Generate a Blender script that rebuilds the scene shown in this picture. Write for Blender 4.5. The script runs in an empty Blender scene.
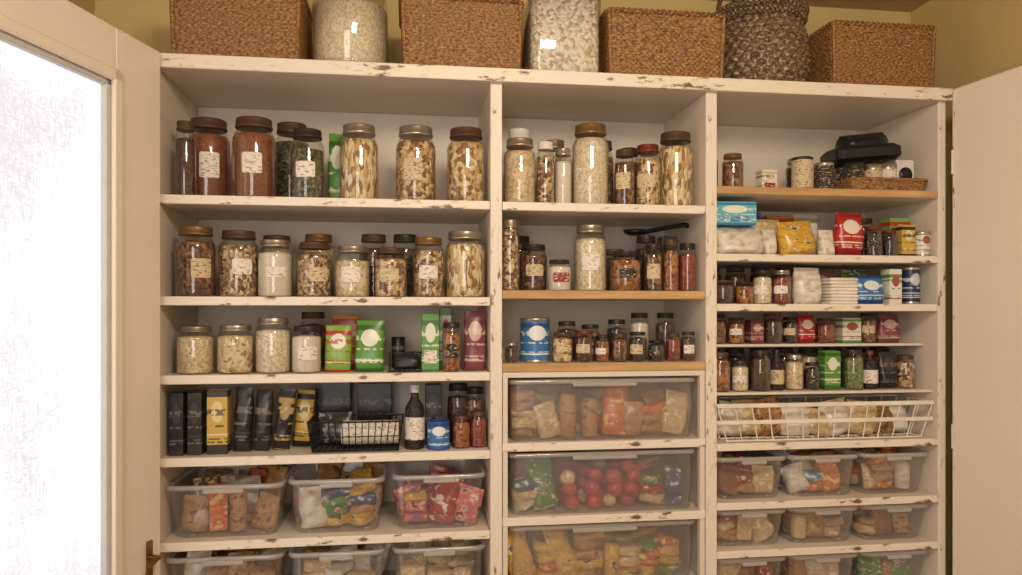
import bpy, math, random
from mathutils import Matrix, Vector, noise
random.seed(7)
S = bpy.context.scene
S.view_settings.view_transform = 'Standard'
pi = math.pi

# ------------------------------------------------------------ materials
def s2l(c):
    return tuple(((v/255.0)/12.92 if v/255.0 <= .04045 else (((v/255.0)+.055)/1.055)**2.4) for v in c)
def newmat(name):
    m = bpy.data.materials.new(name); m.use_nodes = True
    nt = m.node_tree; b = nt.nodes['Principled BSDF']
    return m, nt, b
def N(nt, t, **kw):
    n = nt.nodes.new(t)
    for k, v in kw.items(): setattr(n, k, v)
    return n
def ramp(nt, stops, const=False):
    r = N(nt, 'ShaderNodeValToRGB'); cr = r.color_ramp
    if const: cr.interpolation = 'CONSTANT'
    while len(cr.elements) < len(stops): cr.elements.new(.5)
    for e, (p, c) in zip(cr.elements, stops):
        e.position = p; e.color = (*c, 1)
    return r
def coords(nt, scale=(1,1,1), rnd=True):
    tc = N(nt, 'ShaderNodeTexCoord'); mp = N(nt, 'ShaderNodeMapping')
    mp.inputs['Scale'].default_value = scale
    if rnd:
        oi = N(nt, 'ShaderNodeObjectInfo'); mu = N(nt, 'ShaderNodeMath', operation='MULTIPLY'); mu.inputs[1].default_value = 13.7
        nt.links.new(oi.outputs['Random'], mu.inputs[0])
        ad = N(nt, 'ShaderNodeVectorMath', operation='ADD')
        nt.links.new(tc.outputs['Object'], ad.inputs[0]); nt.links.new(mu.outputs[0], ad.inputs[1])
        nt.links.new(ad.outputs[0], mp.inputs['Vector'])
    else:
        nt.links.new(tc.outputs['Object'], mp.inputs['Vector'])
    return mp.outputs['Vector']
def plain(name, c, rough=.5, metal=0, var=.12, scale=20, bump=0):
    m, nt, b = newmat(name); c = s2l(c)
    v = coords(nt); n = N(nt, 'ShaderNodeTexNoise'); n.inputs['Scale'].default_value = scale; n.inputs['Detail'].default_value = 4
    nt.links.new(v, n.inputs['Vector'])
    r = ramp(nt, [(.3, tuple(x*(1-var) for x in c)), (.7, tuple(min(1, x*(1+var)) for x in c))])
    nt.links.new(n.outputs['Fac'], r.inputs[0]); nt.links.new(r.outputs[0], b.inputs['Base Color'])
    b.inputs['Roughness'].default_value = rough; b.inputs['Metallic'].default_value = metal
    if bump:
        bp = N(nt, 'ShaderNodeBump'); bp.inputs['Strength'].default_value = bump; bp.inputs['Distance'].default_value = .002
        nt.links.new(n.outputs['Fac'], bp.inputs['Height']); nt.links.new(bp.outputs[0], b.inputs['Normal'])
    return m
def worn(name, c, chip=(122,94,64), thr=.64, sc=(12,30,30)):
    m, nt, b = newmat(name); c = s2l(c); chip = s2l(chip)
    v = coords(nt, sc, False)
    n = N(nt, 'ShaderNodeTexNoise'); n.inputs['Scale'].default_value = 1; n.inputs['Detail'].default_value = 9; n.inputs['Roughness'].default_value = .7
    nt.links.new(v, n.inputs['Vector'])
    v2 = coords(nt, (5,5,5), True)
    n2 = N(nt, 'ShaderNodeTexNoise'); n2.inputs['Scale'].default_value = 1; n2.inputs['Detail'].default_value = 2
    nt.links.new(v2, n2.inputs['Vector'])
    ma = N(nt, 'ShaderNodeMath', operation='MULTIPLY_ADD'); ma.inputs[1].default_value = .5; nt.links.new(n2.outputs['Fac'], ma.inputs[0])
    sb = N(nt, 'ShaderNodeMath', operation='SUBTRACT'); nt.links.new(n.outputs['Fac'], sb.inputs[0]); sb.inputs[1].default_value = .25
    nt.links.new(sb.outputs[0], ma.inputs[2])
    r = ramp(nt, [(.0, tuple(x*.95 for x in c)), (thr-.08, c), (thr, (c[0]*.92,c[1]*.87,c[2]*.8)), (thr+.015, tuple(x*.6 for x in c)), (thr+.05, chip)])
    nt.links.new(ma.outputs[0], r.inputs[0]); nt.links.new(r.outputs[0], b.inputs['Base Color'])
    b.inputs['Roughness'].default_value = .45
    bp = N(nt, 'ShaderNodeBump'); bp.inputs['Strength'].default_value = .2; bp.inputs['Distance'].default_value = .003
    nt.links.new(n.outputs['Fac'], bp.inputs['Height']); nt.links.new(bp.outputs[0], b.inputs['Normal'])
    return m
def cells(name, cols, scale=90, stretch=(1,1,1), bump=.8):
    m, nt, b = newmat(name)
    v = coords(nt, stretch)
    nz = N(nt, 'ShaderNodeTexNoise'); nz.inputs['Scale'].default_value = 30
    nt.links.new(v, nz.inputs['Vector'])
    mx = N(nt, 'ShaderNodeMixRGB', blend_type='LINEAR_LIGHT'); mx.inputs[0].default_value = .01
    nt.links.new(v, mx.inputs[1]); nt.links.new(nz.outputs['Color'], mx.inputs[2])
    vo = N(nt, 'ShaderNodeTexVoronoi'); vo.inputs['Scale'].default_value = scale
    nt.links.new(mx.outputs[0], vo.inputs['Vector'])
    k = len(cols)
    r = ramp(nt, [(i/max(1, k), s2l(c)) for i, c in enumerate(cols)], True)
    sp = N(nt, 'ShaderNodeSeparateColor'); nt.links.new(vo.outputs['Color'], sp.inputs[0])
    nt.links.new(sp.outputs[0], r.inputs[0])
    nt.links.new(r.outputs[0], b.inputs['Base Color'])
    bp = N(nt, 'ShaderNodeBump', invert=True); bp.inputs['Strength'].default_value = bump; bp.inputs['Distance'].default_value = .5/scale
    nt.links.new(vo.outputs['Distance'], bp.inputs['Height']); nt.links.new(bp.outputs[0], b.inputs['Normal'])
    b.inputs['Roughness'].default_value = .5
    return m
def printed(name, cols, scale=40, rough=.28):
    m, nt, b = newmat(name)
    v = coords(nt, (1,1,1.6))
    n = N(nt, 'ShaderNodeTexNoise'); n.inputs['Scale'].default_value = scale; n.inputs['Detail'].default_value = 3.5
    nt.links.new(v, n.inputs['Vector'])
    k = len(cols); st = [(.4, s2l(cols[0]))]
    for i in range(1, k): st.append((.55+.15*(i-1)/max(1, k-1), s2l(cols[i])))
    r = ramp(nt, st, False); nt.links.new(n.outputs['Fac'], r.inputs[0])
    nt.links.new(r.outputs[0], b.inputs['Base Color']); b.inputs['Roughness'].default_value = rough
    return m
def design(name, base, band, logo, ink, rough=.32):
    # package artwork laid out on the pack itself: coloured bands, a round logo, lines of type
    m, nt, b = newmat(name); L = nt.links.new
    tc = N(nt, 'ShaderNodeTexCoord'); sp = N(nt, 'ShaderNodeSeparateXYZ'); L(tc.outputs['Generated'], sp.inputs[0])
    oi = N(nt, 'ShaderNodeObjectInfo')
    ma = N(nt, 'ShaderNodeMath', operation='MULTIPLY_ADD'); ma.inputs[1].default_value = .16; L(oi.outputs['Random'], ma.inputs[0]); L(sp.outputs['Z'], ma.inputs[2])
    bands = ramp(nt, [(0, s2l(band)), (.16, s2l(base)), (.30, s2l(logo)), (.33, s2l(base)), (.9, s2l(band)), (1.0, s2l(base))], True)
    L(ma.outputs[0], bands.inputs[0])
    mp = N(nt, 'ShaderNodeMapping'); mp.inputs['Location'].default_value = (-.5*2.4, 0, -.66*4.2); mp.inputs['Scale'].default_value = (2.4, 0, 4.2)
    L(tc.outputs['Generated'], mp.inputs['Vector'])
    ln = N(nt, 'ShaderNodeVectorMath', operation='LENGTH'); L(mp.outputs[0], ln.inputs[0])
    lt = N(nt, 'ShaderNodeMath', operation='LESS_THAN'); lt.inputs[1].default_value = .7; L(ln.outputs['Value'], lt.inputs[0])
    m1 = N(nt, 'ShaderNodeMixRGB'); L(lt.outputs[0], m1.inputs[0]); L(bands.outputs[0], m1.inputs[1]); m1.inputs[2].default_value = (*s2l(logo), 1)
    v = coords(nt, (120, 4, 90)); n = N(nt, 'ShaderNodeTexNoise'); n.inputs['Scale'].default_value = .8; n.inputs['Detail'].default_value = 1; L(v, n.inputs['Vector'])
    rows = ramp(nt, [(0,(0,0,0)),(.17,(1,1,1)),(.2,(0,0,0)),(.225,(1,1,1)),(.25,(0,0,0)),(.42,(1,1,1)),(.455,(0,0,0)),(.6,(1,1,1)),(.7,(0,0,0))], True); L(sp.outputs['Z'], rows.inputs[0])
    gt = N(nt, 'ShaderNodeMath', operation='GREATER_THAN'); gt.inputs[1].default_value = .47; L(n.outputs['Fac'], gt.inputs[0])
    mm = N(nt, 'ShaderNodeMath', operation='MULTIPLY'); L(gt.outputs[0], mm.inputs[0]); L(rows.outputs[0], mm.inputs[1])
    m2 = N(nt, 'ShaderNodeMixRGB'); L(m1.outputs[0], m2.inputs[1]); m2.inputs[2].default_value = (*s2l(ink), 1)
    k = N(nt, 'ShaderNodeMath', operation='MULTIPLY'); k.inputs[1].default_value = .8; L(mm.outputs[0], k.inputs[0]); L(k.outputs[0], m2.inputs[0])
    L(m2.outputs[0], b.inputs['Base Color']); b.inputs['Roughness'].default_value = rough
    return m
def glassy(name, tint=(1,1,1), fac=.1, rough=.03, body=None, bodyfac=0):
    m = bpy.data.materials.new(name); m.use_nodes = True; nt = m.node_tree
    nt.nodes.clear()
    out = N(nt, 'ShaderNodeOutputMaterial'); tr = N(nt, 'ShaderNodeBsdfTransparent'); tr.inputs[0].default_value = (*tint, 1)
    gl = N(nt, 'ShaderNodeBsdfGlossy'); gl.inputs['Roughness'].default_value = rough
    lw = N(nt, 'ShaderNodeLayerWeight'); lw.inputs[0].default_value = .25
    mr = N(nt, 'ShaderNodeMapRange'); mr.inputs['To Min'].default_value = fac*.6; mr.inputs['To Max'].default_value = .7
    nt.links.new(lw.outputs['Facing'], mr.inputs[0])
    base = tr
    if body:
        df = N(nt, 'ShaderNodeBsdfDiffuse'); df.inputs[0].default_value = (*body, 1)
        tl = N(nt, 'ShaderNodeBsdfTranslucent'); tl.inputs[0].default_value = (*body, 1)
        a = N(nt, 'ShaderNodeMixShader'); a.inputs[0].default_value = .5
        nt.links.new(df.outputs[0], a.inputs[1]); nt.links.new(tl.outputs[0], a.inputs[2])
        c = N(nt, 'ShaderNodeMixShader'); c.inputs[0].default_value = bodyfac
        nt.links.new(tr.outputs[0], c.inputs[1]); nt.links.new(a.outputs[0], c.inputs[2]); base = c
    mx = N(nt, 'ShaderNodeMixShader')
    nt.links.new(mr.outputs[0], mx.inputs[0]); nt.links.new(base.outputs[0], mx.inputs[1]); nt.links.new(gl.outputs[0], mx.inputs[2])
    nt.links.new(mx.outputs[0], out.inputs[0])
    return m
def labelmat(name, base, ink, thr=.6):
    m, nt, b = newmat(name)
    v = coords(nt, (160, 160, 520))
    n = N(nt, 'ShaderNodeTexNoise'); n.inputs['Scale'].default_value = .6; n.inputs['Detail'].default_value = 2
    nt.links.new(v, n.inputs['Vector'])
    r = ramp(nt, [(thr-.04, s2l(base)), (thr+.05, s2l(ink))], False)
    nt.links.new(n.outputs['Fac'], r.inputs[0]); nt.links.new(r.outputs[0], b.inputs['Base Color'])
    b.inputs['Roughness'].default_value = .6
    return m
def woodm(name, c1, c2):
    m, nt, b = newmat(name)
    v = coords(nt, (1.5, 14, 14), False)
    n = N(nt, 'ShaderNodeTexNoise'); n.inputs['Scale'].default_value = 4; n.inputs['Detail'].default_value = 6
    nt.links.new(v, n.inputs['Vector'])
    r = ramp(nt, [(.3, s2l(c1)), (.7, s2l(c2))]); nt.links.new(n.outputs['Fac'], r.inputs[0])
    nt.links.new(r.outputs[0], b.inputs['Base Color']); b.inputs['Roughness'].default_value = .5
    return m
def wickerm(name, cols, rough=.55, metal=0):
    m, nt, b = newmat(name)
    v = coords(nt, (1,1,1.6)); n = N(nt, 'ShaderNodeTexNoise'); n.inputs['Scale'].default_value = 120; n.inputs['Detail'].default_value = 3
    nt.links.new(v, n.inputs['Vector'])
    k = len(cols)
    r = ramp(nt, [(.3+.4*i/(k-1), s2l(c)) for i, c in enumerate(cols)]); nt.links.new(n.outputs['Fac'], r.inputs[0])
    nt.links.new(r.outputs[0], b.inputs['Base Color']); b.inputs['Roughness'].default_value = rough; b.inputs['Metallic'].default_value = metal
    return m

WHITE = worn('cabinet_paint', (230,217,202), thr=.95)
EDGE = worn('chipped_edge_paint', (240,229,212), thr=.615, sc=(18,60,60))
EDGE2 = worn('chipped_divider_paint', (236,225,208), thr=.605, sc=(60,60,16))
DOOR = worn('door_paint', (244,231,212), thr=.95)
WALL = plain('yellow_wall_paint', (212,187,124), .8, var=.04, scale=3)
CEIL = plain('ceiling_paint', (196,168,130), .9, var=.04, scale=3)
FLOOR = woodm('floor_boards', (120,84,52), (165,120,78))
WOOD = woodm('pine_edge', (178,134,86), (212,172,120))
GL = glassy('jar_glass', (.98,.985,.975), .11)
PLAS = glassy('clear_plastic', (.97,.97,.97), .1, .15, (.84,.82,.80), .15)
FROST = glassy('frosted_plastic', (.97,.97,.97), .1, .3, (.84,.81,.79), .24)
RIMP = glassy('plastic_rim', (.95,.95,.95), .12, .15, (.90,.89,.87), .55)
BLK = plain('black_plastic', (24,22,24), .4)
BWIRE = plain('black_wire', (22,20,20), .4, .4)
WWIRE = plain('white_wire', (236,228,214), .4)
BRASS = plain('brass', (150,120,70), .35, 1)
SILV = plain('steel_lid', (186,176,160), .34, .85, scale=60)
LIDB = plain('brown_lid', (86,60,44), .5, .15)
LIDD = plain('dark_lid', (50,40,37), .45, .15)
LIDG = plain('zinc_lid', (150,136,116), .4, .7)
LIDW = plain('white_lid', (222,216,206), .4)
LIDR = plain('red_lid', (112,44,38), .45)
LIDO = plain('gold_lid', (140,106,66), .38, .55)
LIDU = plain('blue_lid', (40,80,150), .4)
LAB = labelmat('paper_label', (236,226,212), (150,126,108))
LABK = labelmat('kraft_label', (212,190,154), (120,90,66))
LABD = labelmat('dark_label', (46,38,36), (200,180,130))
LABR = labelmat('red_label', (150,50,40), (235,225,210))
LABU = labelmat('blue_label', (70,140,180), (235,235,235), .56)
C = dict(
 rust=cells('paprika_fill', [(140,80,48),(154,92,56),(122,68,42)], 300),
 pasta=cells('pasta_fill', [(230,208,166),(208,178,130),(240,224,190),(176,140,96),(224,198,152)], 100, (1,1,.8)),
 penne=cells('penne_fill', [(232,208,158),(208,172,118),(242,224,184),(160,120,76)], 70, (1.6,1.6,.6)),
 mac=cells('macaroni_fill', [(228,198,140),(208,172,112),(240,218,172),(150,110,68)], 80),
 mix=cells('muesli_fill', [(196,160,112),(130,94,62),(226,204,162),(168,130,90),(90,62,44)], 115),
 flour=cells('flour_fill', [(230,218,200),(222,208,186)], 300, (1,1,1), .3),
 rice=cells('rice_fill', [(228,210,178),(210,190,156),(238,226,200)], 210, (1,1,.8), .6),
 bean=cells('bean_fill', [(126,82,54),(92,60,44),(154,106,72),(68,46,36)], 110),
 herb=cells('herb_fill', [(98,96,66),(76,70,52),(130,118,84),(54,48,38)], 150),
 spice=cells('spice_fill', [(78,48,36),(102,64,42),(54,36,30)], 220),
 oat=cells('oat_fill', [(222,198,158),(200,174,132),(234,214,182)], 140, (1,1,1), .7),
 nut=cells('nut_fill', [(206,170,118),(168,128,82),(230,202,156),(120,84,54)], 95),
 red=cells('pepper_fill', [(140,54,38),(110,40,30),(160,82,54)], 150),
 green=cells('pea_fill', [(110,126,68),(90,104,54),(140,146,92)], 150),
 amber=cells('preserve_fill', [(160,96,44),(124,68,34),(186,124,64)], 90),
 dark=cells('tea_fill', [(44,35,32),(62,48,41),(30,25,25)], 150),
 silver=cells('foil_flake_fill', [(240,231,212),(222,208,182),(246,239,224),(196,176,144)], 110),
 tomato=plain('pink_produce', (186,66,74), .35, var=.3, scale=25),
)
P = dict(
 green=printed('green_wrap', [(92,140,62),(70,116,50),(222,222,206),(170,60,50)]),
 yellow=printed('yellow_wrap', [(220,178,66),(196,140,44),(232,216,158),(80,60,40)]),
 black=printed('black_wrap', [(34,30,32),(52,46,46),(150,140,130)]),
 red=printed('red_wrap', [(178,44,42),(146,30,32),(232,216,204)]),
 pink=printed('pink_wrap', [(204,90,100),(218,130,126),(232,210,190),(140,54,70)]),
 blue=printed('blue_wrap', [(66,118,168),(120,176,206),(236,236,232)]),
 white=printed('white_wrap', [(232,226,214),(216,206,190),(200,182,152)]),
 cream=printed('cream_wrap', [(222,196,152),(198,164,116),(236,218,188)]),
 brown=printed('brown_wrap', [(164,118,74),(190,148,98),(120,82,54)]),
 orange=printed('orange_wrap', [(220,130,60),(194,82,50),(238,200,126)]),
 purple=printed('purple_wrap', [(146,76,134),(210,94,92),(230,160,84),(234,216,206)]),
 navy=printed('navy_wrap', [(40,52,90),(64,82,128),(220,220,220)]),
)
G = dict(
 green=design('green_pack', (92,148,60), (56,104,44), (226,226,206), (226,226,206)),
 lime=design('lime_pack', (132,172,72), (180,54,46), (236,230,214), (180,54,46)),
 yellow=design('yellow_pack', (206,170,76), (44,38,34), (228,208,150), (50,42,34)),
 black=design('black_pack', (36,32,33), (50,45,44), (66,60,58), (120,110,100)),
 blackgold=design('black_gold_pack', (40,36,33), (178,146,76), (160,130,70), (190,166,110)),
 red=design('red_pack', (180,44,42), (146,32,34), (232,220,208), (236,216,196)),
 maroon=design('maroon_pack', (134,72,78), (106,50,58), (202,168,160), (220,196,186)),
 blue=design('blue_pack', (60,116,172), (40,74,130), (232,234,232), (224,232,240)),
 cyan=design('cyan_pack', (104,182,202), (60,132,178), (228,232,208), (240,240,236)),
 white=design('white_pack', (230,222,208), (196,178,148), (208,194,164), (130,106,88)),
 bwhite=design('white_green_pack', (228,224,210), (92,146,70), (180,70,58), (96,120,80)),
 orange=design('orange_pack', (212,132,64), (166,66,44), (238,210,150), (250,230,200)),
 navy=design('navy_tin', (38,50,88), (28,34,62), (190,198,210), (210,214,224)),
 brown=design('brown_pack', (152,114,74), (104,76,48), (206,178,134), (74,50,32)),
)
WICK = wickerm('wicker', [(86,56,30),(148,104,58),(186,142,88)])
WICKD = wickerm('grey_rattan', [(64,48,36),(120,96,72),(176,152,122)], .38, .15)

# ------------------------------------------------------------ mesh builder
class MB:
    def __init__(s): s.v=[]; s.f=[]; s.fm=[]; s.mats=[]; s.sm=[]
    def mi(s, m):
        if m not in s.mats: s.mats.append(m)
        return s.mats.index(m)
    def add(s, vs, fs, mat, M=None, smooth=True):
        o = len(s.v)
        for p in vs:
            p = Vector(p)
            if M is not None: p = M @ p
            s.v.append(p)
        k = s.mi(mat)
        for f in fs: s.f.append(tuple(i+o for i in f)); s.fm.append(k); s.sm.append(smooth)
    def grid(s, rings, mat, M=None, closed=True, cap0=False, cap1=False, smooth=True):
        n = len(rings[0]); vs = [p for r in rings for p in r]; fs = []
        for i in range(len(rings)-1):
            for j in range(n if closed else n-1):
                a=i*n+j; b=i*n+(j+1)%n; fs.append((a,b,b+n,a+n))
        s.add(vs, fs, mat, M, smooth)
        if cap0: s.add(rings[0], [tuple(reversed(range(n)))], mat, M, False)
        if cap1: s.add(rings[-1], [tuple(range(n))], mat, M, False)
    def lathe(s, prof, mat, cx=0, cy=0, cz=0, n=28, M=None, cap0=True, cap1=True, smooth=True):
        rings = [[(cx+r*math.cos(2*pi*j/n), cy+r*math.sin(2*pi*j/n), cz+z) for j in range(n)] for r, z in prof]
        s.grid(rings, mat, M, True, cap0, cap1, smooth)
    def rr(s, w, d, r, z, n=4, cx=0, cy=0):
        r = min(r, w/2-.0005, d/2-.0005); out=[]
        for (sx,sy,a0) in ((1,1,0),(-1,1,pi/2),(-1,-1,pi),(1,-1,3*pi/2)):
            for i in range(n+1):
                a=a0+pi/2*i/n
                out.append((cx+sx*(w/2-r)+r*math.cos(a), cy+sy*(d/2-r)+r*math.sin(a), z))
        return out
    def rbox(s, w, d, h, mat, M=None, b=.002, r=.003, cx=0, cy=0, cz=0):
        R = [s.rr(w-2*b,d-2*b,r,cz,3,cx,cy), s.rr(w,d,r,cz+b,3,cx,cy), s.rr(w,d,r,cz+h-b,3,cx,cy), s.rr(w-2*b,d-2*b,r,cz+h,3,cx,cy)]
        s.grid(R, mat, M, True, True, True, False)
    def box(s, x0,y0,z0,x1,y1,z1, mat, M=None):
        vs=[(x0,y0,z0),(x1,y0,z0),(x1,y1,z0),(x0,y1,z0),(x0,y0,z1),(x1,y0,z1),(x1,y1,z1),(x0,y1,z1)]
        s.add(vs, [(3,2,1,0),(4,5,6,7),(0,1,5,4),(1,2,6,5),(2,3,7,6),(3,0,4,7)], mat, M, False)
    def tube(s, p0, p1, r, mat, n=6, M=None):
        p0=Vector(p0); p1=Vector(p1); d=(p1-p0).normalized()
        u=d.orthogonal().normalized(); w=d.cross(u)
        R=[[tuple(p+u*r*math.cos(2*pi*j/n)+w*r*math.sin(2*pi*j/n)) for j in range(n)] for p in (p0,p1)]
        s.grid(R, mat, M, True, True, True)
    def path(s, pts, r, mat, n=6, closed=False, M=None):
        k=len(pts)
        for i in range(k if closed else k-1): s.tube(pts[i], pts[(i+1)%k], r, mat, n, M)
    def bag(s, w, h, d, mat, M=None, seed=0, puff=1.0):
        nu, nv = 22, 14; R=[]
        for j in range(nv+1):
            t=j/nv
            pr = min(1,(t*5+.45))*max(.05,(1-t**3.2)) if t<.93 else .04
            wd = w*(.93+.07*math.sin(pi*min(1,t*1.1))) if t<.93 else w*.96
            ring=[]
            for i in range(nu):
                a=2*pi*i/nu; ca,sa=math.cos(a),math.sin(a)
                x=wd/2*math.copysign(abs(ca)**.7,ca); y=d/2*pr*math.copysign(abs(sa)**.8,sa)
                q=noise.noise_vector(Vector((x*28+seed*3.1,y*28+seed,t*h*28)))
                k=.0035*puff
                ring.append((x+q.x*k, y+q.y*k*(1.6 if t<.93 else .6), t*h+(q.z*.002 if 0<j else 0)))
            R.append(ring)
        s.grid(R, mat, M, True, True, True)
    def ball(s, r, mat, M):
        s.lathe([(r*math.sin(pi*max(.02,min(.98,i/8))), -r*math.cos(pi*i/8)*(.93)) for i in range(9)], mat, n=14, M=M)
    def obj(s, name, loc=(0,0,0), rot=(0,0,0), parent=None):
        me=bpy.data.meshes.new(name); me.from_pydata([tuple(p) for p in s.v], [], s.f)
        for m in s.mats: me.materials.append(m)
        me.polygons.foreach_set('material_index', s.fm); me.polygons.foreach_set('use_smooth', s.sm)
        me.update(); o=bpy.data.objects.new(name, me); S.collection.objects.link(o)
        o.location=loc; o.rotation_euler=rot
        if parent: o.parent=parent
        return o
def T(x,y,z): return Matrix.Translation((x,y,z))
def RX(a): return Matrix.Rotation(a,4,'X')
def RY(a): return Matrix.Rotation(a,4,'Y')
def RZ(a): return Matrix.Rotation(a,4,'Z')
def empty(name, loc=(0,0,0)):
    e=bpy.data.objects.new(name, None); e.location=loc; e.empty_display_size=.1; S.collection.objects.link(e); return e
def facing(x, y):
    # labels are turned towards the open side of the pantry
    return math.atan2(-1.6-y, .75-x)

# ------------------------------------------------------------ props
def jar(x,y,z,r,h,fill,lid,label=None,lev=.76,name='glass_jar',glass=None):
    m=MB(); g=glass or GL
    m.lathe([(r*.9,0),(r*.98,h*.012),(r,h*.04),(r,h*.70),(r*.97,h*.76),(r*.88,h*.81),(r*.79,h*.85),(r*.77,h*.89)], g, cap1=False)
    q=r-.0025
    pf=[(q*.9,.003),(q,.008),(q,min(lev,.7)*h)]
    if lev>.7: pf+=[(q*.97,h*min(lev,.76))]
    if lev>.77: pf+=[(q*.85,h*lev)]
    pf+=[(q*.4,pf[-1][1]+.004),(.001,pf[-1][1]+.006)]
    m.lathe(pf, C[fill])
    lr=r*.84
    m.lathe([(lr,h*.875),(lr*1.02,h*.882),(lr*1.02,h*.90),(lr*.985,h*.905),(lr*.985,h*.975),(lr*.96,h*.992),(lr*.86,h*.994),(lr*.84,h*.988),(.001,h*.988)], lid, n=32)
    if label:
        a0=facing(x,y)+random.uniform(-.25,.25); hw=min(.72,.026/r); z0,z1=h*random.uniform(.26,.34),h*random.uniform(.52,.6); rr=r+.0009
        R=[[ (rr*math.cos(a0-hw+2*hw*i/8), rr*math.sin(a0-hw+2*hw*i/8), zz) for i in range(9)] for zz in (z0,z0+.004,z1-.004,z1)]
        for k in (0,3):
            for j in (0,8):
                aa=a0+(-hw+.07 if j==0 else hw-.07); R[k][j]=(rr*math.cos(aa),rr*math.sin(aa),R[k][j][2])
        m.grid(R, label, closed=False)
    return m.obj(name,(x,y,z))
def tin(x,y,z,r,h,body,lid=SILV,name='food_tin'):
    m=MB()
    m.lathe([(r*.96,0),(r,.002),(r,.005),(r*.97,.007),(r*.97,h-.008),(r,h-.006),(r,h-.001),(r*.95,h),(r*.93,h-.003),(.001,h-.003)], lid)
    m.lathe([(r*.985,.008),(r*.985,h-.009)], body, cap0=False, cap1=False)
    return m.obj(name,(x,y,z))
def bottle(x,y,z,r,h,body,cap,label=None,name='sauce_bottle'):
    m=MB()
    m.lathe([(r*.9,0),(r,.004),(r,h*.58),(r*.92,h*.66),(r*.5,h*.76),(r*.38,h*.82),(r*.38,h*.9)], body)
    m.lathe([(r*.45,h*.88),(r*.46,h*.99),(r*.4,h),(.001,h)], cap)
    if label: m.lathe([(r*1.02,h*.15),(r*1.02,h*.5)], label, cap0=False, cap1=False)
    return m.obj(name,(x,y,z))
def carton(x,y,z,w,d,h,mat,panel=None,rz=0,name='food_carton'):
    m=MB(); m.rbox(w,d,h,mat,b=.0015,r=.002)
    m.box(-w*.5+.002,-.0008,h-.001,w*.5-.002,.0008,h+.0012,mat)
    if panel: m.box(-w*.36,-d/2-.0008,h*.14,w*.36,-d/2+.0002,h*.36,panel)
    return m.obj(name,(x,y,z),(0,0,rz))
def packet(x,y,z,w,d,h,mat,panel=None,rx=0,rz=0,name='snack_bag',ry=0):
    m=MB(); m.bag(w,h,d,mat,seed=random.random()*50)
    return m.obj(name,(x,y,z+w*.5*abs(math.sin(ry))),(rx,ry,rz))

def wicker(x,y,z,w,d,h,name='wicker_basket'):
    m=MB(); r=.02
    per=2*(w-2*r)+2*(d-2*r)+2*pi*r
    nw=2*int(per/.017/2)+1; ns=nw*6
    def pt(s_, ww, dd):
        a=ww-2*r; b=dd-2*r; q=pi*r/2; L=2*a+2*b+4*q; s_=(s_%1)*L
        segs=[('l',a,(-a/2,-dd/2),(1,0),(0,-1)),('c',q,(a/2,-b/2),-pi/2,0),('l',b,(ww/2,-b/2),(0,1),(1,0)),('c',q,(a/2,b/2),0,0),
              ('l',a,(a/2,dd/2),(-1,0),(0,1)),('c',q,(-a/2,b/2),pi/2,0),('l',b,(-ww/2,b/2),(0,-1),(-1,0)),('c',q,(-a/2,-b/2),pi,0)]
        for k,l,p,u,nn in segs:
            if s_<=l:
                if k=='l': return (p[0]+u[0]*s_,p[1]+u[1]*s_),nn
                t=u+(s_/l)*pi/2; return (p[0]+r*math.cos(t),p[1]+r*math.sin(t)),(math.cos(t),math.sin(t))
            s_-=l
        return (-a/2,-dd/2),(0,-1)
    rows=int(h*.93/.0075); R=[]
    for k in range(rows*4+1):
        row=k//4; fr=(k%4)/4; zz=h*.93*k/(rows*4); tp=.965+.035*zz/h
        ring=[]
        for j in range(ns):
            (px,py),(nx,ny)=pt(j/ns,w*tp,d*tp)
            o=(.0014*math.sin(2*pi*(j/ns)*nw+pi*row)+.0014)*math.sin(pi*fr)
            ring.append((px+nx*o,py+ny*o,zz))
        R.append(ring)
    m.grid(R, WICK, cap0=True)
    for ph in (0,pi):
        pts=[]; n2=170
        for j in range(n2):
            (px,py),(nx,ny)=pt(j/n2,w,d); a=2*pi*j/n2*34+ph
            o=.004*math.cos(a); pts.append((px+nx*o,py+ny*o,h*.96+.004*math.sin(a)))
        m.path(pts,.0048,WICK,5,True)
    for sx in (-1,1):
        for sy in (-1,1): m.tube((sx*(w*.965/2-.006),sy*(d*.965/2-.006),.003),(sx*(w/2-.005),sy*(d/2-.005),h*.95),.0062,WICK,8)
    m.path([p for p in m.rr(w*.965,d*.965,r,.006,5)],.005,WICK,6,True)
    return m.obj(name,(x,y,z+.001))

def roundbasket(x,y,z):
    m=MB(); h=.225; rows=11; nw=27; ns=nw*8; R=[]
    for k in range(rows*6+1):
        t=k/(rows*6); row=k//6; fr=(k%6)/6
        rad=.112+.03*math.sin(pi*(t*.82+.1))
        R.append([((rad+(.0045*math.sin(2*pi*j/ns*nw+pi*row)+.004)*math.sin(pi*fr))*math.cos(2*pi*j/ns),
                   (rad+(.0045*math.sin(2*pi*j/ns*nw+pi*row)+.004)*math.sin(pi*fr))*math.sin(2*pi*j/ns), h*t) for j in range(ns)])
    m.grid(R, WICKD, cap0=True)
    for lv in (0,1):
        for ph in (0,2*pi/3,4*pi/3):
            pts=[]
            for j in range(160):
                a=2*pi*j/160; b=a*16+ph
                pts.append(((.124+lv*.004+.009*math.cos(b))*math.cos(a),(.124+lv*.004+.009*math.cos(b))*math.sin(a),h+.008+lv*.022+.009*math.sin(b)))
            m.path(pts,.0085,WICKD,5,True)
    for sx in (-1,1):
        pts=[(sx*(.128+.022*math.sin(pi*i/10)), -.05+.1*i/10, h+.02+.05*math.sin(pi*i/10)) for i in range(11)]
        m.path(pts,.008,WICKD,6)
    m.lathe([(.105,h*.95),(.09,h*1.02),(.04,h*1.08),(.001,h*1.1)],C['dark'])
    return m.obj('round_rattan_basket',(x,y,z),(0,0,.4))

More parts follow.
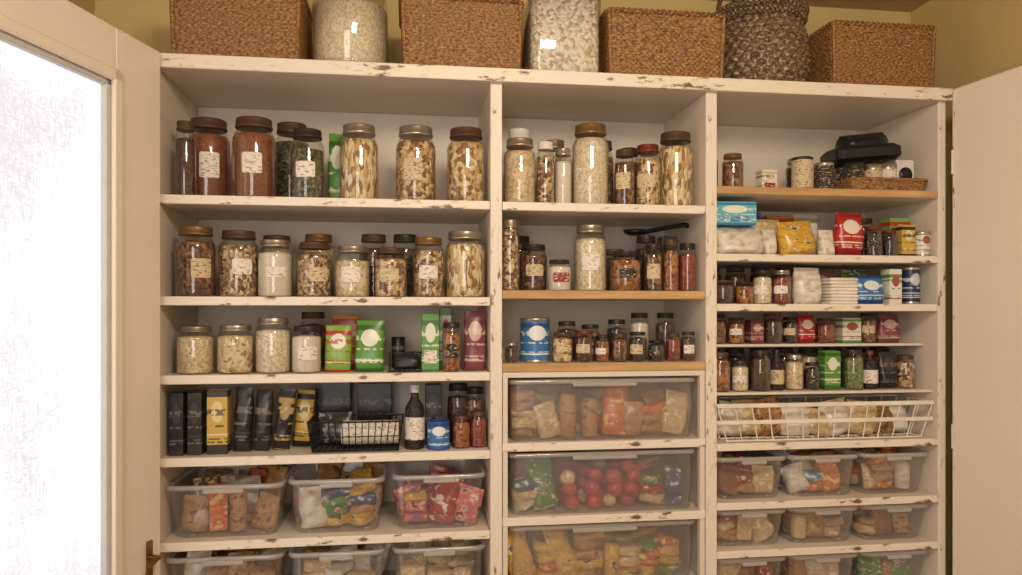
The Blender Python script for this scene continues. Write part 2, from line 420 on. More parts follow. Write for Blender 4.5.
def canister(x,y,z,r,h,fill,lid,square=False,name='storage_canister'):
    m=MB()
    if square:
        W=2*r
        R=[m.rr(W*.92,W*.92,.02,0),m.rr(W,W,.03,.01),m.rr(W,W,.03,h*.8),m.rr(W*.94,W*.94,.05,h*.86),m.rr(W*.8,W*.8,.08,h*.9)]
        m.grid(R,GL,cap0=True)
        q=W-.01
        m.grid([m.rr(q*.92,q*.92,.02,.004),m.rr(q,q,.03,.014),m.rr(q,q,.03,h*.8),m.rr(q*.5,q*.5,.03,h*.82)],C[fill],cap0=True,cap1=True)
        m.lathe([(r*.84,h*.89),(r*.85,h*.99),(r*.8,h),(.001,h)],lid)
    else:
        m.lathe([(r*.9,0),(r,.012),(r*1.0,h*.68),(r*.97,h*.76),(r*.85,h*.83),(r*.72,h*.87),(r*.72,h*.91)],GL,n=40,cap1=False)
        q=r-.004; m.lathe([(q*.9,.005),(q,.016),(q,h*.64),(q*.4,h*.66),(.001,h*.665)],C[fill],n=40)
        m.lathe([(r*.78,h*.9),(r*.79,h*.99),(r*.74,h),(.001,h)],lid)
        m.lathe([(r*1.0,.018),(r*1.015,.022),(r*1.0,.026)],GL,n=40,cap0=False,cap1=False)
    return m.obj(name,(x,y,z))

def plasticbin(x,y,z,w,d,h,cols,mat=None,name='clear_plastic_bin',drawer=False,seed=1,full=.85,balls=None):
    rnd=random.Random(seed); m=MB(); mt=mat or PLAS
    tb=.86 if not drawer else .95
    cr=.03 if not drawer else .022
    R=[m.rr(w*tb-.01,d*tb-.01,cr,0,5),m.rr(w*tb,d*tb,cr,.006,5),m.rr(w*(tb+(1-tb)*.45),d*(tb+(1-tb)*.3),cr,h*.5,5),m.rr(w-.016,d-.016,cr,h-.012,5)]
    m.grid(R,mt,cap0=True)
    m.grid([m.rr(w-.016,d-.016,cr,h-.014,5),m.rr(w-.002,d-.002,cr,h-.013,5),m.rr(w,d,cr,h-.008,5),m.rr(w-.002,d-.002,cr,h-.001,5),m.rr(w-.014,d-.014,cr,h,5),m.rr(w-.018,d-.018,cr,h-.01,5)],RIMP)
    m.rbox(w*.34,.012,.012,RIMP,T(0,-d/2-.004,h-.02),b=.003,r=.005)
    for sx in (-1,1): m.rbox(w*.05,d*.7,.004,RIMP,T(sx*w*.3,0,.0),b=.001)
    nx=max(3,int(w*tb/.058)); W=w*tb-.03; cw=W/nx; pk=[k for k in cols if k in P] or ['cream']
    for ly in range(4):
        for i in range(nx):
            fx=-W/2+cw*(i+.5)+rnd.uniform(-.008,.008)
            fy=-d*tb*.5+.04+ly*(d*tb-.08)/3.2
            c=rnd.choice(cols); mm=P[c] if c in P else C[c]
            hh=h*full*rnd.uniform(.6,1.0)
            if balls and abs(fx)<w*.22:
                zz=.024
                while zz<hh-.012:
                    rb=rnd.uniform(.019,.026); m.ball(rb,C[balls] if rnd.random()<.85 else P['cream'],T(fx+rnd.uniform(-.012,.012),fy+rnd.uniform(-.006,.01),zz)); zz+=rb*1.5
                continue
            q=rnd.random()
            if q<.38:
                zz=.008
                while zz<hh-.03:
                    th=rnd.uniform(.024,.038); L=rnd.uniform(.06,.09)
                    L=min(L,W/2-abs(fx)+cw*.8)
                    M=T(fx,fy+.012,zz+th*.5)@RZ(rnd.uniform(-.5,.5))@RY(pi/2+rnd.uniform(-.25,.25))@T(0,0,-L/2)
                    m.bag(th,L,.07,P[rnd.choice(pk)],M,seed=rnd.random()*60,puff=1.8); zz+=th*.85
            elif q<.48:
                M=T(fx,fy,.01)@RZ(rnd.uniform(-.4,.4))@RY(rnd.uniform(-.1,.1))
                m.rbox(cw*.8,.03,hh*.85,P[rnd.choice(pk)],M)
            elif q<.58:
                m.lathe([(cw*.36,.008),(cw*.4,.012),(cw*.4,hh*.8),(cw*.3,hh*.88),(.001,hh*.89)],P[rnd.choice(pk)],fx,fy,0,16)
            else:
                M=T(fx,fy,.008)@RZ(rnd.uniform(-.5,.5))@RX(rnd.uniform(-.3,.0))@RY(rnd.uniform(-.32,.32))
                m.bag(cw*1.25,hh,rnd.uniform(.035,.055),mm,M,seed=rnd.random()*60,puff=2.2)
    return m.obj(name,(x,y,z))

# ------------------------------------------------------------ room shell
D=.36; ZT=2.153; ZC=2.54
def slab(name,a,b,mat,parent=None):
    m=MB(); c=[(a[i]+b[i])/2 for i in range(3)]
    m.box(a[0]-c[0],a[1]-c[1],a[2]-c[2],b[0]-c[0],b[1]-c[1],b[2]-c[2],mat)
    return m.obj(name,c,parent=parent)
slab('wall_back',(-.4,D+.004,0),(2.46,D+.1,ZC),WALL)
slab('wall_right',(2.36,-3.6,0),(2.46,D,ZC),WALL)
wl=empty('wall_left')
slab('pier_by_cabinet',(-.4,-.03,0),(-.3,D,ZC),WALL,wl)
slab('over_door',(-.4,-.96,2.2),(-.3,-.03,ZC),WALL,wl)
slab('pier_near',(-.4,-3.6,0),(-.3,-.96,ZC),WALL,wl)
slab('ceiling',(-.4,-3.6,ZC),(2.46,D+.1,ZC+.08),CEIL)
slab('floor',(-1.6,-3.6,-.06),(2.46,D+.1,0),FLOOR)
slab('baseboard_right',(2.342,-3.6,0),(2.358,-.7,.12),DOOR)

# ------------------------------------------------------------ cabinet
cab=empty('pantry_cabinet')
def part(name,x0,y0,z0,x1,y1,z1,mat,edge=None):
    m=MB(); cx,cy,cz=(x0+x1)/2,(y0+y1)/2,(z0+z1)/2
    m.rbox(x1-x0,y1-y0,z1-z0,mat,b=.0015,r=.002,cz=-(z1-z0)/2)
    o=m.obj(name,(cx,cy,cz),parent=cab)
    if edge:
        e=MB(); e.rbox(x1-x0,.006,z1-z0+.001,edge,b=.0015,r=.002,cz=-(z1-z0)/2)
        e.obj(name+'_face',(cx,y0-.002,cz),parent=cab)
    return o
part('side_left',-.022,0,0,-.002,D,2.118,WHITE,EDGE2)
part('divider_a',.85,0,0,.882,D,2.118,WHITE,EDGE2)
part('divider_b',1.462,0,0,1.494,D,2.118,WHITE,EDGE2)
part('side_right',2.18,0,0,2.204,D,2.118,WHITE,EDGE2)
part('back_panel',-.002,D-.012,.05,2.18,D,2.118,WHITE)
part('top_board',-.034,-.02,2.118,2.215,D,ZT,WHITE,EDGE)
part('plinth',0,.03,0,2.18,.05,.1,WHITE)
c1=[1.798,1.537,1.334,1.122,.905,.69,.45,.1]
c2=[1.797,1.556,1.356,.934+.205,.936,.735,.45,.1]
c3=[1.854,1.662,1.52,1.123,.955,.818,.68,.45,.1]
for i,z in enumerate(c1): part('shelf_a%d'%i,-.001,.001,z-.022,.849,D-.013,z,WHITE,EDGE)
for i,z in enumerate(c2): part('shelf_b%d'%i,.883,.001,z-.022,1.461,D-.013,z,WHITE,WOOD if i in(1,2) else EDGE)
for i,z in enumerate(c3): part('shelf_c%d'%i,1.495,.001,z-.02,2.179,D-.013,z,WHITE,WOOD if i==0 else EDGE)
part('shelf_c_thin',1.495,.06,1.395,2.179,D-.013,1.403,WHITE)
part('shelf_c_rail',1.495,.02,1.258,2.179,D-.013,1.266,WHITE)
part('drawer_header',.883,.0,1.318,1.461,.02,1.334,WHITE)
for x in (.884,1.446): part('drawer_stile',x,-.001,.735,x+.014,.02,1.334,WHITE)

# ------------------------------------------------------------ doors
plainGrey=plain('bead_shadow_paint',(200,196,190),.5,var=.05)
def door(name,P0,dirv,w,h,th,side,glazed):
    e=empty(name,(P0[0],P0[1],0)); a=math.atan2(dirv[1],dirv[0]); e.rotation_euler=(0,0,a)
    def bx(n,x0,y0,z0,x1,y1,z1,mat,b=.003):
        m=MB(); m.rbox(x1-x0,abs(y1-y0),z1-z0,mat,b=b,r=.003,cz=-(z1-z0)/2); m.obj(n,((x0+x1)/2,(y0+y1)/2,(z0+z1)/2),parent=e)
    t=th
    if glazed:
        bx('stile_free',0,0,.01,.165,t,h,DOOR); bx('stile_hinge',w-.14,0,.01,w,t,h,DOOR)
        bx('rail_top',.165,0,h-.115,w-.14,t,h,DOOR); bx('rail_bottom',.165,0,.01,w-.14,t,.3,DOOR)
        for n,(x0,z0,x1,z1) in dict(bead_free=(.158,.29,.184,h-.1),bead_hinge=(w-.155,.29,w-.127,h-.1),bead_top=(.158,h-.128,w-.13,h-.1),bead_bottom=(.158,.285,w-.13,.313)).items():
            bx(n,x0,t,z0,x1,t+.012,z1,DOOR,.004)
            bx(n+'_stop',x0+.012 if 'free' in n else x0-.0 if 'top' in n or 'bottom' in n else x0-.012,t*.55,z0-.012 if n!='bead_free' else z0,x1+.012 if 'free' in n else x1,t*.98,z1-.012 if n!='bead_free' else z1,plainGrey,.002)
        m=MB(); m.box(.165,t*.42,.3,w-.14,t*.5,h-.115,PANE); m.obj('curtained_pane',(0,0,0),parent=e)
    else:
        bx('leaf',0,0,.02,w,t,h,DOOR)
        m=MB(); m.box(-.001,-.001,.03,.006,t+.001,h-.01,EDGE2); m.obj('worn_edge',(0,0,0),parent=e)
    return e
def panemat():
    m=bpy.data.materials.new('emissive_lace_curtain'); m.use_nodes=True; nt=m.node_tree; b=nt.nodes['Principled BSDF']
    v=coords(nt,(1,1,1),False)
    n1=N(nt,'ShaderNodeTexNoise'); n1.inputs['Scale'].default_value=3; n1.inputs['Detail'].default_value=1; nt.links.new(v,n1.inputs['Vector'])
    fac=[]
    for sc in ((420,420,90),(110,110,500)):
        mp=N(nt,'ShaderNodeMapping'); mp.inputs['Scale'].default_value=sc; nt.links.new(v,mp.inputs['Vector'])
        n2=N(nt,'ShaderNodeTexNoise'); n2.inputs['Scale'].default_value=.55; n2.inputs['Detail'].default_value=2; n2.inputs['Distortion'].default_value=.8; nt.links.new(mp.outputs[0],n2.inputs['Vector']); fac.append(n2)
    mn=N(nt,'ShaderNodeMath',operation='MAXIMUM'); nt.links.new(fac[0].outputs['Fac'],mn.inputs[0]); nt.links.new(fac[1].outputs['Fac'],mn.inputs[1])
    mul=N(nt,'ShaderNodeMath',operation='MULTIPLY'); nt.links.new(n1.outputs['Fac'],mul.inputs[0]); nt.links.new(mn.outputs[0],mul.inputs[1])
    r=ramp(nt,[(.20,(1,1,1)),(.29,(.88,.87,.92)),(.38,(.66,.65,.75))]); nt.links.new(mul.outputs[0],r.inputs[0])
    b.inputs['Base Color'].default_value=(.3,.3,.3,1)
    nt.links.new(r.outputs[0],b.inputs['Emission Color']); b.inputs['Emission Strength'].default_value=1.0  # curtain emits by itself, standing in for daylight behind the glass
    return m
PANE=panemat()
dl=door('door_1',(-.024,-.03),(-.278,-.960),.95,2.15,.04,1,True)
dr=door('door_2',(2.208,-.03),(.12,-.99),.62,2.15,.03,-1,False)
m=MB()
for sy in (-1,1):
    y0 = -.001 if sy<0 else .041
    m.rbox(.022,.005,.11,BRASS,T(.05,y0+sy*.003,.83),b=.002,r=.008)
    m.tube((.05,y0,.9),(.05,y0+sy*.03,.9),.006,BRASS,12)
    m.path([(.05,y0+sy*.03,.9),(.065,y0+sy*.034,.903),(.09,y0+sy*.034,.895),(.1,y0+sy*.032,.898)],.0055,BRASS,10)
m.obj('lever_handle',parent=dl)
m=MB()
for zz in (.3,1.1,1.9): m.tube((.004,-.006,zz),(.004,-.006,zz+.07),.004,LIDW,10)
m.obj('hinges',parent=dr)

# ------------------------------------------------------------ things on top
wicker(.178,.15,ZT,.335,.24,.212)
wicker(.777,.15,ZT,.335,.24,.212)
wicker(1.362,.15,ZT,.35,.24,.205)
wicker(2.035,.15,ZT,.335,.24,.205)
canister(.468,.125,ZT,.105,.29,'rice',LIDD)
canister(1.068,.13,ZT,.104,.29,'silver',LIDW,True)
roundbasket(1.702,.16,ZT)

# ------------------------------------------------------------ column A
z=c1[0]+.0005
jar(.049,.045,z,.026,.2,'spice',LIDB,name='spice_jar')
jar(.082,.145,z,.057,.23,'rust',LIDB,LAB,.8,name='paprika_jar')
jar(.215,.085,z,.057,.222,'rust',LIDB,LAB,.8,name='paprika_jar')
jar(.297,.20,z,.05,.24,'herb',LIDB,None,name='herb_jar')
jar(.358,.065,z,.046,.192,'herb',LIDD,LAB,.7,name='herb_jar')
packet(.43,.15,z,.05,.035,.205,G['green'])
jar(.495,.08,z,.053,.212,'penne',SILV,None,.8,name='pasta_jar')
jar(.65,.08,z,.056,.212,'nut',SILV,LABK,.8,name='nut_jar')
jar(.790,.08,z,.054,.212,'mac',LIDB,None,.8,name='macaroni_jar')
z=c1[1]+.0005
jar(.068,.07,z,.051,.187,'bean',LIDO,LABK,.78,name='bean_jar')
jar(.174,.09,z,.052,.18,'mix',LIDB,LAB,name='muesli_jar')
jar(.255,.20,z,.045,.18,'oat',LIDB,None,name='oat_jar')
jar(.273,.07,z,.046,.155,'flour',SILV,LAB,name='flour_jar')
jar(.375,.075,z,.047,.15,'mix',LIDB,LABK,name='muesli_jar')
jar(.372,.20,z,.046,.185,'oat',LIDO,None,name='oat_jar')
jar(.478,.07,z,.048,.14,'oat',SILV,LAB,.7,name='oat_jar')
jar(.53,.18,z,.042,.185,'bean',LIDB,None,name='bean_jar')
jar(.582,.06,z,.045,.136,'nut',LIDB,LABK,name='nut_jar')
jar(.62,.17,z,.04,.185,'herb',LIDD,None,name='herb_jar')
jar(.685,.07,z,.045,.167,'mix',LIDO,LAB,name='muesli_jar')
jar(.788,.08,z,.057,.186,'penne',SILV,None,.8,name='pasta_jar')
z=c1[2]+.0005
jar(.068,.07,z,.048,.127,'oat',LIDG,None,name='oat_jar')
jar(.17,.07,z,.048,.13,'pasta',SILV,LABK,name='pasta_jar')
jar(.268,.07,z,.047,.149,'rice',SILV,None,name='rice_jar')
jar(.357,.06,z,.04,.127,'flour',LIDD,LAB,name='flour_jar')
jar(.36,.17,z,.038,.165,'spice',LIDB,None,name='spice_jar')
packet(.438,.07,z,.072,.04,.125,G['lime'],ry=.03)
packet(.45,.17,z,.08,.03,.15,G['orange'])
packet(.524,.07,z,.08,.05,.14,G['green'],name='candy_bag',ry=.02)
tin(.60,.2,z,.02,.09,G['black'],BLK)
carton(.69,.07,z,.048,.04,.16,G['green'],LAB)
carton(.735,.15,z,.034,.05,.172,G['bwhite'])
jar(.748,.05,z,.026,.135,'amber',LIDD,LABD,name='spice_jar')
packet(.812,.07,z,.062,.04,.165,G['maroon'],ry=.02)
m=MB()
for i in range(7):
    xx=-.042+i*.014
    m.path([(xx,-.03,.003),(xx,.02,.003),(xx,.035,.05)],.0022,BWIRE)
m.tube((-.046,-.03,.003),(.046,-.03,.003),.0025,BWIRE); m.tube((-.046,.035,.05),(.046,.035,.05),.0025,BWIRE)
m.bag(.07,.045,.03,BLK,T(.005,0,.006),4)
m.obj('small_wire_rack',(.62,.06,z))
z=c1[3]+.0005
carton(.03,.06,z,.035,.06,.165,G['black'],rz=0)
carton(.074,.07,z,.036,.07,.165,G['black'],None,0,name='tea_carton')
carton(.128,.07,z,.052,.06,.168,G['yellow'],None,.06,name='tea_carton')
packet(.185,.08,z,.05,.04,.17,G['black'],name='coffee_bag',ry=.05)
packet(.237,.08,z,.046,.04,.165,G['black'],name='coffee_bag',ry=.05)
packet(.287,.08,z,.045,.035,.165,G['blackgold'],name='coffee_bag',ry=.12)
packet(.335,.13,z,.05,.035,.155,G['yellow'],name='coffee_bag',ry=.08)
carton(.41,.25,z,.10,.05,.17,G['black'])
carton(.53,.25,z,.10,.05,.165,G['black'])
def wirebasket(x,y,z,w,d,h,mat,r,nx,name,slats=None,fillers=None):
    m=MB()
    for lv,rr_ in ((0.004,r*1.4),(h*.5,r),(h-.003,r*1.8)):
        k=.9+.1*lv/h
        m.path([(-w/2*k,-d/2*k,lv),(w/2*k,-d/2*k,lv),(w/2*k,d/2*k,lv),(-w/2*k,d/2*k,lv)],rr_,mat,6,True)
    for i in range(nx+1):
        xx=-w/2+w*i/nx
        m.path([(xx,-d/2,h),(xx*.9,-d/2*.9,.004),(xx*.9,d/2*.9,.004),(xx,d/2,h)],r,mat)
    ny=max(3,int(nx*d/w))
    for i in range(1,ny):
        yy=-d/2+d*i/ny
        m.path([(-w/2,yy,h),(-w/2*.9,yy*.9,.004),(w/2*.9,yy*.9,.004),(w/2,yy,h)],r,mat)
    if slats:
        for lv in slats: m.rbox(w,.006,.012,WWIRE,T(0,-d/2*(.9+.1*lv/h)-.004,lv),b=.0015)
    if fillers: fillers(m)
    return m.obj(name,(x,y,z))
def f1(m):
    m.lathe([(.03,0),(.032,.003),(.032,.15),(.03,.153)],LAB,M=T(-.04,-.01,.046)@RY(pi/2))
    m.bag(.1,.085,.04,P['black'],T(-.06,.04,.01),3)
wirebasket(.49,.075,z,.25,.13,.085,BWIRE,.0014,14,'black_wire_basket',fillers=f1)
bottle(.647,.06,z,.027,.175,C['dark'],LIDW,LAB,name='sauce_bottle')
carton(.70,.13,z,.045,.05,.17,G['black'])
tin(.712,.045,z,.031,.078,G['blue'],LIDU,name='blue_lidded_tub')
jar(.772,.14,z,.033,.17,'spice',LIDD,None,name='spice_jar')
jar(.775,.055,z,.026,.09,'amber',LIDB,None,name='preserve_jar')
jar(.823,.06,z,.024,.1,'red',LIDB,None,name='preserve_jar')
jar(.82,.13,z,.027,.16,'bean',LIDD,None,name='bean_jar')
z=c1[4]+.0005
plasticbin(.153,.175,z,.30,.33,.142,['brown','orange','white','mix','brown','bean'],seed=3,full=1.0)
plasticbin(.44,.175,z,.255,.33,.148,['yellow','yellow','navy','orange','brown','white','green'],seed=5,full=.98)
plasticbin(.713,.175,z,.255,.33,.152,['purple','orange','purple','pink','yellow','red'],seed=9,full=.92)
z=c1[5]+.0005
plasticbin(.153,.175,z,.30,.33,.17,['cream','brown','white'],seed=13,full=.95)
plasticbin(.44,.175,z,.255,.33,.17,['brown','cream','pasta','white'],seed=15,full=.95)
plasticbin(.713,.175,z,.255,.33,.17,['pasta','rice','cream'],seed=18,full=.95)

# ------------------------------------------------------------ column B
z=c2[0]+.0005
jar(.94,.06,z,.045,.185,'oat',SILV,None,.8,name='oat_jar')
jar(.955,.17,z,.038,.24,'flour',LIDW,None,name='flour_jar')
jar(1.013,.06,z,.026,.18,'mix',LIDW,None,name='muesli_jar')
jar(1.066,.07,z,.026,.165,'flour',SILV,None,name='flour_jar')
jar(1.06,.17,z,.036,.21,'oat',LIDG,None,name='oat_jar')
jar(1.147,.075,z,.053,.235,'rice',LIDO,None,.82,name='rice_jar')
jar(1.21,.18,z,.035,.215,'mix',LIDB,None,name='muesli_jar')
jar(1.244,.06,z,.03,.165,'bean',LIDB,LABK,name='bean_jar')
jar(1.285,.15,z,.03,.19,'spice',LIDD,None,name='spice_jar')
jar(1.313,.06,z,.037,.18,'nut',LIDR,LABK,name='nut_jar')
jar(1.352,.17,z,.032,.2,'flour',LIDW,None,name='flour_jar')
jar(1.403,.08,z,.052,.222,'penne',LIDB,None,.8,name='pasta_jar')
z=c2[1]+.0005
jar(.912,.05,z,.026,.2,'mix',LIDG,None,.85,name='muesli_jar')
jar(.985,.10,z,.041,.135,'bean',LIDD,LABK,name='bean_jar')
jar(.96,.22,z,.04,.17,'spice',LIDD,None,name='spice_jar')
jar(1.05,.045,z,.034,.088,'flour',LIDD,LABR,name='sauce_jar')
jar(1.145,.07,z,.047,.19,'rice',SILV,LAB,.78,name='rice_jar')
jar(1.247,.06,z,.045,.115,'amber',LIDD,LABD,name='preserve_jar')
jar(1.24,.17,z,.04,.13,'spice',LIDB,None,name='spice_jar')
jar(1.325,.05,z,.027,.135,'bean',LIDD,LABK,name='bean_jar')
jar(1.378,.05,z,.024,.15,'amber',LIDB,None,name='preserve_jar')
jar(1.43,.055,z,.027,.14,'red',LIDD,None,name='preserve_jar')
jar(1.33,.13,z,.034,.168,'dark',LIDD,None,name='spice_jar')
carton(1.395,.13,z,.045,.05,.165,G['black'],LAB)
jar(1.43,.2,z,.028,.165,'spice',LIDD,None,name='spice_jar')
m=MB()
m.path([(-.05,0,.0),(0,0,.01),(.04,0,.018),(.085,0,.026),(.105,0,.02)],.007,BLK,8)
m.lathe([(.016,0),(.03,.006),(.034,.016),(.03,.014),(.01,.004)],BLK,-.07,0,-.008)
m.obj('black_ladle',(1.365,.13,z+.177))
z=c2[2]+.0005
jar(.913,.04,z,.019,.055,'spice',SILV,None,name='spice_jar')
tin(.985,.07,z,.042,.125,G['blue'],SILV,name='blue_label_tin')
for x,r,h,f,l,lb in ((1.06,.03,.085,'mac',LIDB,LABK),(1.122,.028,.09,'spice',LIDR,LABK),(1.175,.022,.075,'amber',LIDD,LAB),(1.225,.024,.08,'bean',LIDB,None),(1.28,.026,.085,'dark',LIDD,LABK),(1.335,.025,.06,'dark',BLK,LABD),(1.385,.022,.08,'red',LIDB,None),(1.43,.022,.085,'spice',LIDD,LAB)):
    jar(x,.05,z,r,h,f,l,lb,name='spice_jar')
for x,r,h,f in ((1.09,.03,.115,'spice'),(1.16,.03,.105,'bean'),(1.24,.03,.12,'dark'),(1.31,.03,.14,'flour'),(1.39,.03,.14,'spice')):
    jar(x,.13,z,r,h,f,LIDD,None,name='spice_jar')
plasticbin(1.172,.175,c2[3]+.0005,.54,.33,.172,['cream','brown','brown','cream','nut','orange'],FROST,'frosted_plastic_drawer',True,31,.9)
plasticbin(1.172,.175,c2[4]+.0005,.54,.33,.172,['cream','pink','white','green','navy','red'],FROST,'frosted_plastic_drawer',True,34,.88,'tomato')
plasticbin(1.172,.175,c2[5]+.0005,.54,.33,.172,['yellow','brown','cream','yellow','orange','green'],FROST,'frosted_plastic_drawer',True,36,.92)

# ------------------------------------------------------------ column C
z=c3[0]+.0005
jar(1.57,.06,z,.031,.105,'bean',LIDO,None,name='bean_jar')
carton(1.525,.14,z,.05,.05,.1,G['brown'])
carton(1.675,.06,z,.05,.035,.06,G['white'],LABR,.1)
tin(1.787,.06,z,.031,.1,LABK,LIDD)
tin(1.857,.06,z,.029,.085,LABD,SILV)
jar(1.83,.17,z,.034,.12,'dark',SILV,None,name='spice_jar')
m=MB()
R=[]
for k in range(13):
    t=k/12; R.append(m.rr(.235+.015*t+.004*(k%2),.2+.02*t+.004*(k%2),.03,.032*t,5))
m.grid(R,WICK,cap0=True)
pts=[(p[0],p[1],.034) for p in m.rr(.248,.222,.03,0,6)]; m.path(pts,.005,WICK,6,True)
for x,y,r,h,b in ((-.085,-.05,.027,.085,LABD),(-.03,-.06,.026,.08,LABK),(.022,-.055,.024,.085,LAB),(-.06,.03,.03,.1,LABD),(.01,.03,.03,.1,G['black'])):
    m.lathe([(r,.004),(r,h),(r*.9,h+.002),(.001,h+.002)],b,x,y,0)
    m.lathe([(r*1.04,h-.012),(r*1.04,h+.004),(.001,h+.005)],SILV if b!=LABD else LIDD,x,y,0)
m.rbox(.058,.012,.1,LIDW,T(.08,-.05,.004)); m.lathe([(.001,0),(.022,0),(.022,.002),(.001,.002)],BLK,M=T(.08,-.055,.06)@RX(pi/2))
m.rbox(.215,.12,.05,BLK,T(-.01,.03,.107)@RY(-.1),b=.012,r=.02)
m.bag(.16,.05,.1,BLK,T(-.005,.03,.15)@RY(-.12),5,2.6)
m.obj('wicker_tray_of_tins',(2.043,.118,z))
z=c3[1]+.0005
m=MB(); m.bag(.16,.085,.12,P['white'],T(0,0,0),3,2.4); m.obj('bread_bag',(1.585,.075,z))
carton(1.585,.20,z,.12,.06,.165,G['cyan'])
carton(1.57,.075,z+.088,.13,.07,.068,G['cyan'],LABU,-.05)
carton(1.70,.24,z,.07,.05,.15,G['blue'])
carton(1.80,.24,z,.09,.05,.14,G['orange'])
packet(1.90,.24,z,.09,.05,.15,G['white'],name='flour_bag')
packet(1.775,.07,z,.11,.07,.1,P['yellow'],name='snack_bag',ry=-.08)
packet(1.69,.08,z,.045,.05,.08,P['white'],name='flour_bag')
packet(1.72,.16,z,.1,.05,.12,P['cream'],name='flour_bag')
packet(1.85,.15,z,.08,.06,.11,P['white'],name='flour_bag')
packet(1.858,.055,z,.05,.04,.078,P['white'],name='flour_bag')
packet(1.93,.06,z,.088,.06,.13,G['red'],name='snack_bag',ry=.04)
jar(2.005,.045,z,.026,.09,'dark',LIDR,LABD,name='sauce_jar')
jar(2.057,.045,z,.023,.08,'dark',LIDR,None,name='sauce_jar')
jar(2.03,.13,z,.03,.125,'spice',LIDD,None,name='spice_jar')
carton(2.107,.05,z,.044,.05,.095,G['yellow'])
tin(2.154,.03,z,.022,.075,G['bwhite'],SILV)
carton(2.13,.12,z,.07,.05,.125,G['lime'])
z=c3[2]+.0005
jar(1.535,.05,z,.032,.07,'spice',LIDB,None,name='spice_jar')
jar(1.60,.05,z,.028,.065,'amber',LIDD,None,name='preserve_jar')
jar(1.657,.05,z,.028,.1,'rice',LIDD,LAB,name='rice_jar')
jar(1.716,.05,z,.028,.1,'red',SILV,LAB,name='sauce_jar')
packet(1.80,.06,z,.085,.06,.108,P['white'],name='flour_bag')
m=MB()
for i in range(8): m.rbox(.09-.002*(i%2),.09,.009,WWIRE,T(.0015*(i%3),0,i*.0098),b=.003,r=.006)
m.obj('paper_napkin_stack',(1.895,.06,z))
packet(1.993,.05,z,.09,.045,.085,G['blue'],name='snack_bag')
packet(2.01,.15,z,.10,.05,.108,P['green'],name='snack_bag')
carton(1.90,.17,z,.09,.05,.108,G['maroon'])
carton(2.067,.05,z,.04,.045,.105,G['bwhite'])
tin(2.13,.05,z,.027,.112,G['navy'],SILV)
for k,x in enumerate((1.54,1.62,1.70,1.78)): jar(x,.15,z,.032,.115,['spice','bean','dark','amber'][k],LIDB,None,name='spice_jar')
rnd=random.Random(4)
def runrow(row,z,x,y,xmax):
    for it in row:
        w_=it[1]*2 if it[0]=='j' else it[1]
        if it[0]=='g': x+=it[1]; continue
        if x+w_+.004>xmax: break
        cx=x+w_/2+.003; yy=y+rnd.uniform(-.008,.012)
        if it[0]=='j': jar(cx,yy,z,it[1],it[2],it[3],it[4],it[5],name='spice_jar')
        elif it[0]=='c': carton(cx,yy,z,w_,.045,it[2],G[it[3]],rz=rnd.uniform(-.03,.03))
        elif it[0]=='b': bottle(cx,yy,z,w_/2,it[2],C[it[3]],it[4],it[5],name='sauce_bottle')
        else: packet(cx,yy,z,w_,.035,it[2],G[it[3]])
        x+=w_+.005
row=[('j',.032,.088,'bean',LIDD,None),('j',.026,.078,'amber',LIDB,LAB),('g',.01),('c',.04,.07,'maroon'),('j',.03,.09,'spice',LIDR,None),('j',.024,.08,'dark',LIDD,LABK),('p',.055,.085,'red'),('j',.03,.075,'red',LIDB,None),('g',.01),('c',.06,.075,'bwhite'),('j',.026,.092,'bean',LIDD,LABK),('p',.07,.085,'maroon'),('c',.05,.082,'lime')]
runrow(row,1.4035,1.50,.105,2.178)
row=[('j',.03,.115,'amber',LIDB,None),('j',.026,.09,'rice',LIDD,LAB),('j',.032,.12,'spice',LIDD,None),('b',.044,.12,'dark',BLK,LABK),('j',.028,.105,'oat',SILV,None),('j',.024,.08,'dark',LIDD,LABD),('c',.05,.115,'green'),('g',.012),('j',.03,.12,'green',LIDD,None),('b',.046,.115,'dark',LIDR,LAB),('p',.06,.11,'black'),('j',.028,.1,'mix',LIDB,None),('c',.035,.095,'yellow'),('j',.03,.118,'spice',LIDD,LABK)]
runrow(row,1.2665,1.498,.065,2.178)
for k in range(8):
    jar(1.54+k*.08,.155,1.2665,.034,.12,['bean','dark','red','spice','oat'][k%5],LIDD,None,name='spice_jar')
z=c3[3]+.0005
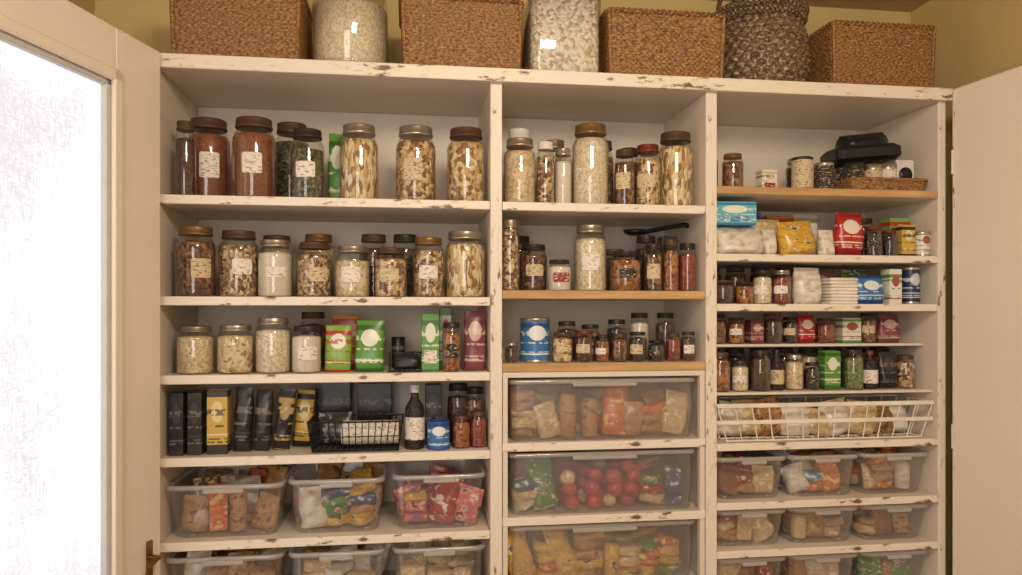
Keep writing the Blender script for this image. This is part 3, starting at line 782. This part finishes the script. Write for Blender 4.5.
def f2(m):
    rr=random.Random(5)
    for i in range(9): m.bag(.095,rr.uniform(.075,.112),.075,[P['white'],P['cream'],P['brown'],WWIRE,P['cream']][i%5],T(-.268+i*.067,rr.uniform(-.02,.02),.008)@RZ(rr.uniform(-.3,.3))@RY(rr.uniform(-.2,.2)),i*4,2.2)
wirebasket(1.837,.092,z,.675,.165,.112,WWIRE,.0019,13,'white_wire_basket',slats=(.1,.052),fillers=f2)
for r_,(zz,hh) in enumerate(((c3[4],.125),(c3[5],.11),(c3[6],.11))):
    for k in range(3):
        cols=[[['brown','rust','cream','red'],['navy','orange','brown','blue','white'],['white','cream','orange','brown']],[['cream','brown','red'],['cream','brown','rust'],['brown','cream','rust']],[['brown','cream','red'],['cream','brown'],['brown','cream','green']]][r_][k]
        plasticbin(1.612+k*.226,.172,zz+.0005,.222,.32,hh,cols,seed=60+r_*3+k,full=.95)

# ------------------------------------------------------------ lights, world, camera
w=bpy.data.worlds.new('world'); S.world=w; w.use_nodes=True
bg=w.node_tree.nodes['Background']; bg.inputs[0].default_value=(1.0,.93,.84,1); bg.inputs[1].default_value=.36
def area(name,loc,target,sx,sy,pw,col):
    l=bpy.data.lights.new(name,'AREA'); l.shape='RECTANGLE'; l.size=sx; l.size_y=sy; l.energy=pw; l.color=col
    o=bpy.data.objects.new(name,l); S.collection.objects.link(o); o.location=loc
    o.rotation_euler=(Vector(target)-Vector(loc)).to_track_quat('-Z','Y').to_euler(); return o
area('added_overhead_light',(1.0,-1.7,2.48),(1.1,0,1.2),.5,.5,27,(1,.86,.67))  # added warm area lamp overhead, aimed at the shelves; no fixture is built
area('added_rear_light',(-.1,-3.3,1.7),(1.1,0,1.5),1.6,1.4,41,(1,.93,.85))  # added area lamp behind the camera; no window exists there
cam=bpy.data.cameras.new('camera'); cam.sensor_width=36; cam.lens=26.07; cam.shift_y=.0232; cam.clip_start=.02
co=bpy.data.objects.new('camera',cam); S.collection.objects.link(co)
co.location=(.633,-1.999,1.5); co.rotation_euler=(pi/2,0,-math.radians(7.8)); S.camera=co
